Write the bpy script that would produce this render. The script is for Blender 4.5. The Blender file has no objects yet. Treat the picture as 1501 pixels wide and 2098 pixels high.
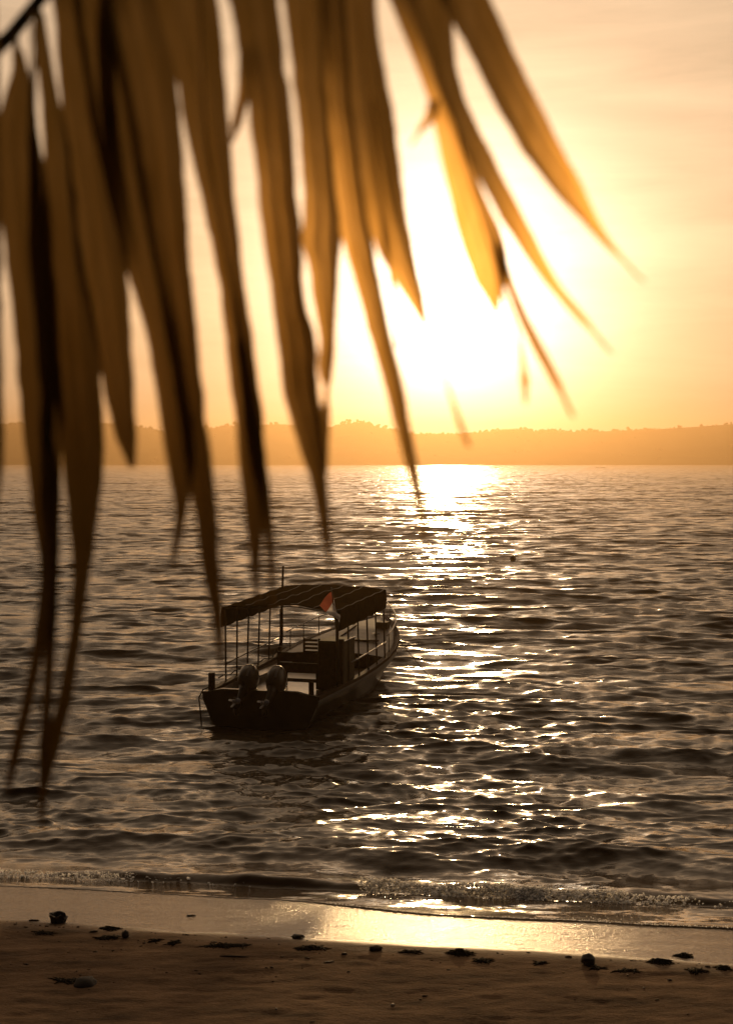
import bpy, bmesh, math, random
import numpy as np
from mathutils import Vector, Matrix, Euler, noise as mnoise

# ------------------------------------------------------------------ camera, sky, sun, exposure
S = bpy.context.scene
COL = S.collection
R = math.radians
CAM_Z, F_PX, PITCH = 6.4, 2900.0, math.atan((1049 - 944) / 2900.0)
cam_d = bpy.data.cameras.new('camera')
cam = bpy.data.objects.new('camera', cam_d); COL.objects.link(cam)
cam.location = (0, 0, CAM_Z); cam.rotation_euler = (R(90) - PITCH, 0, 0)
cam_d.sensor_fit = 'VERTICAL'; cam_d.sensor_height = 36.0; cam_d.lens = 36.0 * F_PX / 2098.0
cam_d.clip_start = 0.05; cam_d.clip_end = 20000
cam_d.dof.use_dof = True; cam_d.dof.focus_distance = 37.0; cam_d.dof.aperture_fstop = 4.9
S.camera = cam

SUN_EL, SUN_AZ = R(6.4), R(3.2)
SUN_DIR = Vector((math.sin(SUN_AZ) * math.cos(SUN_EL), math.cos(SUN_AZ) * math.cos(SUN_EL), math.sin(SUN_EL)))
SUN_STRENGTH, SKY_STRENGTH, HAZE_DENSITY = 1.0, 0.05, 4.3e-4
sun_d = bpy.data.lights.new('sun', 'SUN'); sun_d.energy = SUN_STRENGTH; sun_d.angle = R(1.2); sun_d.color = (1.0, 0.64, 0.29)
sun = bpy.data.objects.new('sun', sun_d); COL.objects.link(sun)
sun.rotation_euler = (-SUN_DIR).to_track_quat('-Z', 'Y').to_euler(); sun.location = (5, 0, 30)

W = bpy.data.worlds.new('World'); S.world = W; W.use_nodes = True
def build_world():
    nt = W.node_tree; nt.nodes.clear(); N = nt.nodes.new; L = nt.links.new
    out = N('ShaderNodeOutputWorld'); bg = N('ShaderNodeBackground'); bg.inputs['Strength'].default_value = SKY_STRENGTH
    sky = N('ShaderNodeTexSky'); sky.sky_type = 'NISHITA'; sky.sun_disc = False
    sky.sun_elevation = SUN_EL; sky.sun_rotation = SUN_AZ; sky.air_density = 1.0; sky.dust_density = 6.0; sky.ozone_density = 1.0
    tint = N('ShaderNodeMix'); tint.data_type = 'RGBA'; tint.blend_type = 'MULTIPLY'; tint.inputs[0].default_value = 1.0
    tint.inputs[7].default_value = (0.14, 0.122, 0.13, 1)
    L(sky.outputs[0], tint.inputs[6])
    tc = N('ShaderNodeTexCoord')
    nrm = N('ShaderNodeVectorMath'); nrm.operation = 'NORMALIZE'; L(tc.outputs['Generated'], nrm.inputs[0])
    dot = N('ShaderNodeVectorMath'); dot.operation = 'DOT_PRODUCT'; L(nrm.outputs[0], dot.inputs[0]); dot.inputs[1].default_value = SUN_DIR
    cl = N('ShaderNodeMath'); cl.operation = 'MAXIMUM'; L(dot.outputs['Value'], cl.inputs[0]); cl.inputs[1].default_value = 0.0
    acc = tint.outputs[2]
    # the aureole of a hazy sun: three widths of forward scattered light round the sun's direction
    for power, col in ((1.4, (0.535, 0.385, 0.245)), (60, (0.26, 0.20, 0.13)), (240, (2.1, 1.8, 1.35)), (1100, (3.5, 3.2, 2.5))):
        p = N('ShaderNodeMath'); p.operation = 'POWER'; L(cl.outputs[0], p.inputs[0]); p.inputs[1].default_value = power
        m = N('ShaderNodeMix'); m.data_type = 'RGBA'; m.blend_type = 'MIX'; m.inputs[6].default_value = (0, 0, 0, 1)
        m.inputs[7].default_value = tuple(c / SKY_STRENGTH for c in col) + (1,)
        L(p.outputs[0], m.inputs[0])
        a = N('ShaderNodeMix'); a.data_type = 'RGBA'; a.blend_type = 'ADD'; a.inputs[0].default_value = 1.0
        L(acc, a.inputs[6]); L(m.outputs[2], a.inputs[7]); acc = a.outputs[2]
    # thin streaky cloud
    mp = N('ShaderNodeMapping'); L(nrm.outputs[0], mp.inputs[0]); mp.inputs['Scale'].default_value = (3.0, 1.0, 22.0); mp.inputs['Rotation'].default_value = (0, R(3), 0)
    nz = N('ShaderNodeTexNoise'); nz.inputs['Scale'].default_value = 2.0; nz.inputs['Detail'].default_value = 6; nz.inputs['Roughness'].default_value = 0.6; nz.inputs['Distortion'].default_value = 0.4
    L(mp.outputs[0], nz.inputs['Vector'])
    rp = N('ShaderNodeMapRange'); L(nz.outputs['Fac'], rp.inputs[0]); rp.inputs[1].default_value = 0.3; rp.inputs[2].default_value = 0.75
    rp.inputs[3].default_value = 0.91; rp.inputs[4].default_value = 1.13
    sc = N('ShaderNodeVectorMath'); sc.operation = 'SCALE'; L(acc, sc.inputs[0]); L(rp.outputs[0], sc.inputs['Scale'])
    L(sc.outputs[0], bg.inputs['Color']); L(bg.outputs[0], out.inputs['Surface'])
build_world()

S.view_settings.view_transform = 'Standard'; S.view_settings.look = 'None'; S.view_settings.gamma = 1.0
S.view_settings.exposure = 0.25
cy = S.cycles
cy.use_denoising = True; cy.max_bounces = 6; cy.diffuse_bounces = 2; cy.glossy_bounces = 3; cy.transmission_bounces = 4
cy.transparent_max_bounces = 6; cy.volume_bounces = 0; cy.sample_clamp_indirect = 4.0; cy.caustics_reflective = False; cy.caustics_refractive = False
try:
    cy.denoiser = 'OPENIMAGEDENOISE'
except Exception:
    pass

# ------------------------------------------------------------------ helpers
def setp(o, label=None, cat=None, group=None, kind=None):
    for k, v in (('label', label), ('category', cat), ('group', group), ('kind', kind)):
        if v: o[k] = v
    return o

def link_mesh(name, me, mat, parent=None, smooth=True):
    o = bpy.data.objects.new(name, me); COL.objects.link(o)
    if mat:
        for m in (mat if isinstance(mat, (list, tuple)) else [mat]): me.materials.append(m)
    if smooth:
        me.polygons.foreach_set('use_smooth', np.ones(len(me.polygons), dtype=bool))
    if parent: o.parent = parent
    return o

def obj(name, bm, mat, parent=None, smooth=False):
    bmesh.ops.recalc_face_normals(bm, faces=bm.faces[:])
    me = bpy.data.meshes.new(name); bm.to_mesh(me); bm.free()
    return link_mesh(name, me, mat, parent, smooth)

def empty(name, loc, rz=0.0):
    o = bpy.data.objects.new(name, None); COL.objects.link(o); o.location = loc; o.rotation_euler = (0, 0, rz)
    o.empty_display_size = 0.2
    return o

def add_box(bm, c, s, rot=None, bev=0.0):
    r = bmesh.ops.create_cube(bm, size=1.0)
    vs = r['verts']
    M = Matrix.Translation(Vector(c)) @ (Euler(rot).to_matrix().to_4x4() if rot else Matrix.Identity(4)) @ Matrix.Diagonal((s[0], s[1], s[2], 1))
    bmesh.ops.transform(bm, matrix=M, verts=vs)
    if bev > 0:
        es = list({e for v in vs for e in v.link_edges})
        bmesh.ops.bevel(bm, geom=es, offset=bev, segments=2, affect='EDGES', profile=0.5)

def add_tube(bm, pts, rad, seg=8, cap=True):
    pts = [Vector(p) for p in pts]; n = len(pts)
    rads = rad if isinstance(rad, (list, tuple)) else [rad] * n
    rings = []; up = None
    for i, p in enumerate(pts):
        t = (pts[min(i + 1, n - 1)] - pts[max(i - 1, 0)]).normalized()
        if up is None: up = Vector((0, 0, 1)) if abs(t.z) < 0.9 else Vector((1, 0, 0))
        a = t.cross(up).normalized(); b = a.cross(t).normalized(); up = b
        rings.append([bm.verts.new(p + rads[i] * (math.cos(2 * math.pi * k / seg) * a + math.sin(2 * math.pi * k / seg) * b)) for k in range(seg)])
    for i in range(n - 1):
        for k in range(seg):
            bm.faces.new((rings[i][k], rings[i][(k + 1) % seg], rings[i + 1][(k + 1) % seg], rings[i + 1][k]))
    if cap:
        bm.faces.new(rings[0]); bm.faces.new(rings[-1])

def loft(bm, rings, closed=True, cap=True):
    vr = [[bm.verts.new(p) for p in r] for r in rings]
    n = len(vr[0])
    for i in range(len(vr) - 1):
        for k in range(n if closed else n - 1):
            bm.faces.new((vr[i][k], vr[i][(k + 1) % n], vr[i + 1][(k + 1) % n], vr[i + 1][k]))
    if cap and closed:
        bm.faces.new(vr[0]); bm.faces.new(vr[-1])
    return vr

def arr_mesh(name, V, Q):
    me = bpy.data.meshes.new(name); n, m = len(V), len(Q)
    me.vertices.add(n); me.vertices.foreach_set('co', V.astype(np.float32).ravel())
    k = Q.shape[1]
    me.loops.add(m * k); me.loops.foreach_set('vertex_index', Q.astype(np.int32).ravel())
    me.polygons.add(m); me.polygons.foreach_set('loop_start', np.arange(0, m * k, k, dtype=np.int32))
    me.update(calc_edges=True); me.validate()
    return me

def grid_quads(nr, nc):
    a = (np.arange(nr - 1)[:, None] * nc + np.arange(nc - 1)[None, :]).ravel()
    return np.stack([a, a + 1, a + nc + 1, a + nc], 1)

_rng = np.random.RandomState(11)
_perm = _rng.rand(256, 256)
def vnoise(x, y):
    xi = np.floor(x).astype(int); yi = np.floor(y).astype(int); fx = x - xi; fy = y - yi
    fx = fx * fx * (3 - 2 * fx); fy = fy * fy * (3 - 2 * fy)
    g = lambda a, b: _perm[a & 255, b & 255]
    return (g(xi, yi) * (1 - fx) + g(xi + 1, yi) * fx) * (1 - fy) + (g(xi, yi + 1) * (1 - fx) + g(xi + 1, yi + 1) * fx) * fy
def fbm(x, y, o=4):
    s = 0.0; a = 0.5
    for i in range(o):
        s = s + a * (vnoise(x * 2 ** i + 17.3 * i, y * 2 ** i + 9.1 * i) - 0.5); a *= 0.5
    return s
def sstep(a, b, x):
    t = np.clip((x - a) / (b - a), 0, 1); return t * t * (3 - 2 * t)

def ray(px, py):
    x, y = (px - 750.5) / F_PX, -(py - 1049.0) / F_PX
    c, s = math.cos(PITCH), math.sin(PITCH)
    return Vector((x, c + y * s, -s + y * c))     # depth 1 along the lens axis
def at_depth(px, py, d):
    return Vector((0, 0, CAM_Z)) + ray(px, py) * d
def at_z(px, py, z):
    r = ray(px, py); t = (z - CAM_Z) / r.z
    return Vector((0, 0, CAM_Z)) + r * t

# ------------------------------------------------------------------ materials
def mat(name, col=(0.2, 0.2, 0.2), rough=0.5, metal=0.0, spec=0.5, var=0.0, vscale=8.0, bump=0.0, bscale=40.0, coat=0.0):
    m = bpy.data.materials.new(name); m.use_nodes = True; nt = m.node_tree; b = nt.nodes['Principled BSDF']
    b.inputs['Roughness'].default_value = rough; b.inputs['Metallic'].default_value = metal
    b.inputs['Specular IOR Level'].default_value = spec; b.inputs['Coat Weight'].default_value = coat
    b.inputs['Base Color'].default_value = (*col, 1)
    tc = nt.nodes.new('ShaderNodeTexCoord')
    if var > 0:
        nz = nt.nodes.new('ShaderNodeTexNoise'); nz.inputs['Scale'].default_value = vscale; nz.inputs['Detail'].default_value = 6
        nt.links.new(tc.outputs['Object'], nz.inputs['Vector'])
        cr = nt.nodes.new('ShaderNodeValToRGB'); cr.color_ramp.elements[0].position = 0.3; cr.color_ramp.elements[1].position = 0.7
        cr.color_ramp.elements[0].color = (*[c * (1 - var) for c in col], 1); cr.color_ramp.elements[1].color = (*[min(1, c * (1 + var)) for c in col], 1)
        nt.links.new(nz.outputs['Fac'], cr.inputs[0]); nt.links.new(cr.outputs[0], b.inputs['Base Color'])
    if bump > 0:
        n2 = nt.nodes.new('ShaderNodeTexNoise'); n2.inputs['Scale'].default_value = bscale; n2.inputs['Detail'].default_value = 4
        nt.links.new(tc.outputs['Object'], n2.inputs['Vector'])
        bp = nt.nodes.new('ShaderNodeBump'); bp.inputs['Strength'].default_value = bump; bp.inputs['Distance'].default_value = 0.01
        nt.links.new(n2.outputs['Fac'], bp.inputs['Height']); nt.links.new(bp.outputs[0], b.inputs['Normal'])
    return m

M = {}
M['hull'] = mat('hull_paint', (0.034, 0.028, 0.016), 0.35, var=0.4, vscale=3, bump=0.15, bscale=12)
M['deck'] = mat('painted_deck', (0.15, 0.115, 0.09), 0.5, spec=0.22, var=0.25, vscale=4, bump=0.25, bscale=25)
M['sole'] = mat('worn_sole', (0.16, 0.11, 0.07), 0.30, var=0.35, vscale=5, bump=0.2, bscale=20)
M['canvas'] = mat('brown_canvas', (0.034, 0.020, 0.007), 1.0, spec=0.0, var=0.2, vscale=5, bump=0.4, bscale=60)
M['seam'] = mat('seam_tape', (0.14, 0.10, 0.055), 0.6)
M['steel'] = mat('dull_steel', (0.09, 0.075, 0.06), 0.4, metal=0.6)
M['rail'] = mat('pale_rail', (0.62, 0.55, 0.48), 0.28)
M['wood'] = mat('dark_wood', (0.05, 0.024, 0.012), 0.7, spec=0.12, var=0.4, vscale=9, bump=0.2)
M['panel'] = mat('panel_paint', (0.11, 0.085, 0.045), 0.7, spec=0.15, var=0.2, vscale=6)
M['motor'] = mat('motor_shell', (0.085, 0.066, 0.042), 0.32, coat=0.3)
M['motor_low'] = mat('motor_leg', (0.02, 0.017, 0.013), 0.4)
M['prop'] = mat('prop_metal', (0.55, 0.52, 0.5), 0.35, metal=0.3)
M['decal'] = mat('pale_decal', (0.30, 0.26, 0.2), 0.4)
M['rope'] = mat('rope_fibre', (0.06, 0.045, 0.03), 0.9)
M['rock'] = mat('dark_rock', (0.03, 0.024, 0.02), 0.55, var=0.4, vscale=14, bump=0.6, bscale=30)
M['stone'] = mat('grey_stone', (0.032, 0.022, 0.014), 0.8, var=0.3, vscale=12, bump=0.5, bscale=30)
M['weed'] = mat('seaweed', (0.018, 0.012, 0.005), 0.8, spec=0.1, var=0.4, vscale=20)
M['husk'] = mat('husk', (0.05, 0.03, 0.015), 0.75, var=0.4, vscale=18, bump=0.6, bscale=40)
M['shell'] = mat('pale_shell', (0.6, 0.5, 0.38), 0.5)
M['wood_far'] = mat('far_foliage', (0.05, 0.06, 0.03), 0.9, spec=0.1, var=0.4, vscale=0.05)
M['hill'] = mat('hill_cover', (0.06, 0.065, 0.035), 0.95, spec=0.05, var=0.4, vscale=0.01)
M['farboat'] = mat('far_hull', (0.04, 0.03, 0.025), 0.6)

def flag_mat(name, col, tr=0.5):
    m = bpy.data.materials.new(name); m.use_nodes = True; nt = m.node_tree; nt.nodes.clear()
    o = nt.nodes.new('ShaderNodeOutputMaterial'); d = nt.nodes.new('ShaderNodeBsdfDiffuse'); t = nt.nodes.new('ShaderNodeBsdfTranslucent'); mx = nt.nodes.new('ShaderNodeMixShader')
    d.inputs[0].default_value = (*col, 1); t.inputs[0].default_value = (*col, 1); mx.inputs[0].default_value = tr
    nt.links.new(d.outputs[0], mx.inputs[1]); nt.links.new(t.outputs[0], mx.inputs[2]); nt.links.new(mx.outputs[0], o.inputs[0])
    return m
M['red'] = flag_mat('red_cloth', (0.44, 0.12, 0.075)); M['white'] = flag_mat('white_cloth', (0.85, 0.82, 0.82), 0.6)

def leaf_mat():
    m = bpy.data.materials.new('palm_leaf'); m.use_nodes = True; nt = m.node_tree; nt.nodes.clear(); N = nt.nodes.new; L = nt.links.new
    o = N('ShaderNodeOutputMaterial')
    oi = N('ShaderNodeObjectInfo')
    cr = N('ShaderNodeValToRGB'); e = cr.color_ramp.elements
    e[0].color = (0.035, 0.045, 0.008, 1); e[1].color = (0.085, 0.075, 0.012, 1); e.new(0.5).color = (0.06, 0.05, 0.012, 1)
    L(oi.outputs['Random'], cr.inputs[0])
    d = N('ShaderNodeBsdfDiffuse'); L(cr.outputs[0], d.inputs[0])
    g = N('ShaderNodeBsdfGlossy'); g.inputs['Roughness'].default_value = 0.4; g.inputs[0].default_value = (0.5, 0.5, 0.5, 1)
    t = N('ShaderNodeBsdfTranslucent'); t.inputs[0].default_value = (0.20, 0.11, 0.012, 1)
    # light that goes straight on through the leaf, spread only a little: leaves glow towards the sun
    f = N('ShaderNodeBsdfRefraction'); f.inputs['IOR'].default_value = 1.45; f.inputs["Roughness"].default_value = 0.54; f.inputs[0].default_value = (1.0, 0.56, 0.16, 1)
    m1 = N('ShaderNodeMixShader'); m1.inputs[0].default_value = 0.05; L(d.outputs[0], m1.inputs[1]); L(g.outputs[0], m1.inputs[2])
    m2 = N('ShaderNodeMixShader'); m2.inputs[0].default_value = 0.06; L(m1.outputs[0], m2.inputs[1]); L(t.outputs[0], m2.inputs[2])
    m3 = N('ShaderNodeMixShader'); m3.inputs[0].default_value = 0.125; L(m2.outputs[0], m3.inputs[1]); L(f.outputs[0], m3.inputs[2])
    tc = N('ShaderNodeTexCoord'); mp = N('ShaderNodeMapping'); mp.inputs['Scale'].default_value = (90, 90, 5); L(tc.outputs['Object'], mp.inputs[0])
    nz = N('ShaderNodeTexNoise'); nz.inputs['Scale'].default_value = 1.0; nz.inputs['Detail'].default_value = 3; L(mp.outputs[0], nz.inputs['Vector'])
    fr = N('ShaderNodeValToRGB'); q = fr.color_ramp.elements; q[0].position = 0.3; q[1].position = 0.7; q[0].color = (0.78, 0.42, 0.10, 1); q[1].color = (1.0, 0.57, 0.18, 1)
    L(nz.outputs['Fac'], fr.inputs[0]); L(fr.outputs[0], f.inputs[0])
    L(m3.outputs[0], o.inputs[0])
    return m
M['leaf'] = leaf_mat()
M['rachis'] = mat('leaf_stalk', (0.06, 0.05, 0.015), 0.5)

# ------------------------------------------------------------------ beach, sea bed and ground: one sheet
SKEW = 0.15
def shore_u(x, y):                      # distance to the shore line, counted from the camera side
    return y + SKEW * x
U_WET, U_WATER = 17.52, 20.6
def lip_line(x):
    return U_WET - 0.036 * x + 0.16 * fbm(x * 0.35 + 3, x * 0 + 1.5, 3) + 0.05 * np.sin(x * 0.9)
def beach_h(x, y):
    x = np.asarray(x, float); y = np.asarray(y, float)
    u = shore_u(x, y)
    lip = np.where(np.abs(x) < 30, lip_line(np.clip(x, -30, 30)), lip_line(np.clip(x, -30, 30)))
    face = 0.115 * (U_WATER - u)
    face = np.where(u > U_WATER, np.maximum(-0.115 * (u - U_WATER), -3.0), face)
    zl = 0.115 * (U_WATER - lip)
    berm = zl + 0.022 + 0.03 * (lip - u) - 0.02 * np.exp(-(lip - u) * 9)
    berm = np.minimum(berm, zl + 0.36)
    d = lip - u
    rough = 0.05 * fbm(x * 1.1, y * 2.6, 5) + 0.026 * fbm(x * 3.0, y * 8.0, 4) + 0.05 * fbm(x * 0.5, y * 0.9, 3)
    far = 1.0 - sstep(60, 200, np.hypot(x, y))
    berm = berm + rough * sstep(0.0, 0.8, d) * far + 0.022 * fbm(x * 3.1, y * 6.0, 3) * far
    face = face + 0.010 * fbm(x * 0.8, u * 2.2, 3) * (1 - sstep(21, 23, u))
    return np.where(u < lip, berm, face)

def graded(lo, hi, a, b, step, grow=1.12):
    c = list(np.arange(a, b + 1e-6, step)); s = step
    x = c[-1]
    while x < hi: s *= grow; x = min(x + s, hi); c.append(x)
    s = step; x = c[0]
    pre = []
    while x > lo: s *= grow; x = max(x - s, lo); pre.append(x)
    return np.array(pre[::-1] + c)

def sand_mat():
    m = bpy.data.materials.new('beach_sand'); m.use_nodes = True; nt = m.node_tree; N = nt.nodes.new; L = nt.links.new
    b = nt.nodes['Principled BSDF']
    at = N('ShaderNodeAttribute'); at.attribute_name = 'wet'
    geo = N('ShaderNodeNewGeometry')
    mp = N('ShaderNodeMapping'); mp.inputs['Scale'].default_value = (1, 3.2, 1); L(geo.outputs['Position'], mp.inputs[0])
    n1 = N('ShaderNodeTexNoise'); n1.inputs['Scale'].default_value = 1.1; n1.inputs['Detail'].default_value = 8; n1.inputs['Roughness'].default_value = 0.65; L(mp.outputs[0], n1.inputs['Vector'])
    dry = N('ShaderNodeValToRGB'); e = dry.color_ramp.elements; e[0].position = 0.30; e[1].position = 0.68
    e[0].color = (0.085, 0.052, 0.030, 1); e[1].color = (0.34, 0.215, 0.125, 1); e.new(0.5).color = (0.22, 0.135, 0.075, 1)
    L(n1.outputs['Fac'], dry.inputs[0])
    sp = N('ShaderNodeTexNoise'); sp.inputs['Scale'].default_value = 26; sp.inputs['Detail'].default_value = 3; L(mp.outputs[0], sp.inputs['Vector'])
    spr = N('ShaderNodeMapRange'); spr.inputs[1].default_value = 0.60; spr.inputs[2].default_value = 0.72; spr.inputs[3].default_value = 1.0; spr.inputs[4].default_value = 0.45; L(sp.outputs['Fac'], spr.inputs[0])
    dk = N('ShaderNodeVectorMath'); dk.operation = 'SCALE'; L(dry.outputs[0], dk.inputs[0]); L(spr.outputs[0], dk.inputs['Scale'])
    mx = N('ShaderNodeMix'); mx.data_type = 'RGBA'; L(at.outputs['Fac'], mx.inputs[0]); L(dk.outputs[0], mx.inputs[6]); mx.inputs[7].default_value = (0.22, 0.125, 0.050, 1)
    L(mx.outputs[2], b.inputs['Base Color'])
    n3 = N('ShaderNodeTexNoise'); n3.inputs['Scale'].default_value = 2.4; n3.inputs['Detail'].default_value = 5; L(mp.outputs[0], n3.inputs['Vector'])
    wr = N('ShaderNodeMapRange'); wr.inputs[1].default_value = 0.3; wr.inputs[2].default_value = 0.7; wr.inputs[3].default_value = 0.10; wr.inputs[4].default_value = 0.24; L(n3.outputs['Fac'], wr.inputs[0])
    rm = N('ShaderNodeMix'); rm.data_type = 'FLOAT'; L(at.outputs['Fac'], rm.inputs[0]); rm.inputs[2].default_value = 0.95; L(wr.outputs[0], rm.inputs[3])
    L(rm.outputs[0], b.inputs['Roughness'])
    sm = N('ShaderNodeMix'); sm.data_type = 'FLOAT'; L(at.outputs['Fac'], sm.inputs[0]); sm.inputs[2].default_value = 0.12; sm.inputs[3].default_value = 1.0
    L(sm.outputs[0], b.inputs['Specular IOR Level'])
    n2 = N('ShaderNodeTexNoise'); n2.inputs['Scale'].default_value = 16; n2.inputs['Detail'].default_value = 6; L(mp.outputs[0], n2.inputs['Vector'])
    bs = N('ShaderNodeMix'); bs.data_type = 'FLOAT'; L(at.outputs['Fac'], bs.inputs[0]); bs.inputs[2].default_value = 0.7; bs.inputs[3].default_value = 0.40
    bp = N('ShaderNodeBump'); bp.inputs['Distance'].default_value = 0.03; L(bs.outputs[0], bp.inputs['Strength']); L(n2.outputs['Fac'], bp.inputs['Height'])
    L(bp.outputs[0], b.inputs['Normal'])
    return m
def build_ground():
    xs = graded(-1900, 1900, -8.5, 8.5, 0.045, 1.13); ys = graded(-60, 3450, 13.4, 23.0, 0.035, 1.13)
    X, Y = np.meshgrid(xs, ys); Z = beach_h(X, Y)
    V = np.stack([X, Y, Z], -1).reshape(-1, 3)
    me = arr_mesh('beach', V, grid_quads(len(ys), len(xs)))
    u = shore_u(X, Y); d = u - lip_line(np.clip(X, -30, 30))
    wet = 0.25 * sstep(-0.5, 0.0, d + 0.5 * fbm(X * 1.2, Y * 4.0, 3)) + 0.75 * sstep(-0.06, 0.22, d + 0.22 * fbm(X * 1.6, Y * 5.0, 4))
    a = me.attributes.new('wet', 'FLOAT', 'POINT'); a.data.foreach_set('value', wet.astype(np.float32).ravel())
    return setp(link_mesh('beach', me, sand_mat()), kind='structure')
build_ground()
def on_ground(px, py):
    r = ray(px, py); t0, t1 = 8.0, 40.0
    f = lambda t: CAM_Z + r.z * t - float(beach_h(r.x * t, r.y * t))
    for _ in range(50):
        tm = (t0 + t1) / 2
        if f(tm) > 0: t0 = tm
        else: t1 = tm
    return Vector((r.x * t0, r.y * t0, float(beach_h(r.x * t0, r.y * t0))))

# ------------------------------------------------------------------ sea
def breaker_line(x):
    return 21.05 + 0.22 * fbm(x * 0.22 + 5, x * 0 + 2.2, 3) + 0.01 * x
def breaker_h(x):
    return 0.19 + 0.10 * np.exp(-((x - 2.0) / 2.2) ** 2) + 0.06 * fbm(x * 0.6, x * 0 + 7.7, 3) + 0.05 * np.exp(-((x + 1.5) / 1.5) ** 2)
def foam_mask(x):
    w = lambda a, b: sstep(a - 0.25, a + 0.25, x) * (1 - sstep(b - 0.4, b + 0.4, x))
    return np.clip(w(0.1, 2.3) + w(2.4, 3.5) + 0.5 * w(3.6, 4.5) + 0.8 * w(-5.7, -3.8), 0, 1)
def swash_edge(x):
    return 19.45 + 0.55 * sstep(-0.2, -3.5, -x * -1.0 + 0) * 0 + 0.30 * fbm(x * 0.5 + 8, x * 0 + 4.4, 3) + 0.55 * (1 - sstep(-1.5, 1.0, x)) 

def sea_mat():
    m = bpy.data.materials.new('sea_water'); m.use_nodes = True; nt = m.node_tree; N = nt.nodes.new; L = nt.links.new
    b = nt.nodes['Principled BSDF']
    b.inputs['Base Color'].default_value = (0.016, 0.015, 0.012, 1); b.inputs['IOR'].default_value = 1.36
    b.inputs['Roughness'].default_value = 0.13
    geo = N('ShaderNodeNewGeometry'); at = N('ShaderNodeAttribute'); at.attribute_name = 'fine'
    rr = N('ShaderNodeMapRange'); L(at.outputs['Fac'], rr.inputs[0]); rr.inputs[3].default_value = 0.06; rr.inputs[4].default_value = 0.17; L(rr.outputs[0], b.inputs['Roughness'])
    silt = N('ShaderNodeAttribute'); silt.attribute_name = 'silt'
    cm = N('ShaderNodeMix'); cm.data_type = 'RGBA'; L(silt.outputs['Fac'], cm.inputs[0]); cm.inputs[6].default_value = (0.085, 0.060, 0.034, 1); cm.inputs[7].default_value = (0.15, 0.10, 0.055, 1); L(cm.outputs[2], b.inputs['Base Color'])
    acc = geo.outputs['Normal']
    for scale, amt, use in ((15.0, 0.24, False), (5.5, 0.17, False), (1.3, 1.7, True)):
        mp = N('ShaderNodeMapping'); mp.inputs['Scale'].default_value = (scale * 0.40, scale * 1.3, scale); L(geo.outputs['Position'], mp.inputs[0])
        nz = N('ShaderNodeTexNoise'); nz.inputs['Scale'].default_value = 1.0; nz.inputs['Detail'].default_value = 2.0; L(mp.outputs[0], nz.inputs['Vector'])
        sb = N('ShaderNodeVectorMath'); sb.operation = 'SUBTRACT'; L(nz.outputs['Color'], sb.inputs[0]); sb.inputs[1].default_value = (0.5, 0.5, 0.5)
        ml = N('ShaderNodeVectorMath'); ml.operation = 'MULTIPLY'; L(sb.outputs[0], ml.inputs[0]); ml.inputs[1].default_value = (amt, amt * 1.3, 0)
        o = ml.outputs[0]
        if use:
            sc = N('ShaderNodeVectorMath'); sc.operation = 'SCALE'; L(o, sc.inputs[0]); L(at.outputs['Fac'], sc.inputs['Scale']); o = sc.outputs[0]
        ad = N('ShaderNodeVectorMath'); ad.operation = 'ADD'; L(acc, ad.inputs[0]); L(o, ad.inputs[1]); acc = ad.outputs[0]
    nr = N('ShaderNodeVectorMath'); nr.operation = 'NORMALIZE'; L(acc, nr.inputs[0]); L(nr.outputs[0], b.inputs['Normal'])
    return m

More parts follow.
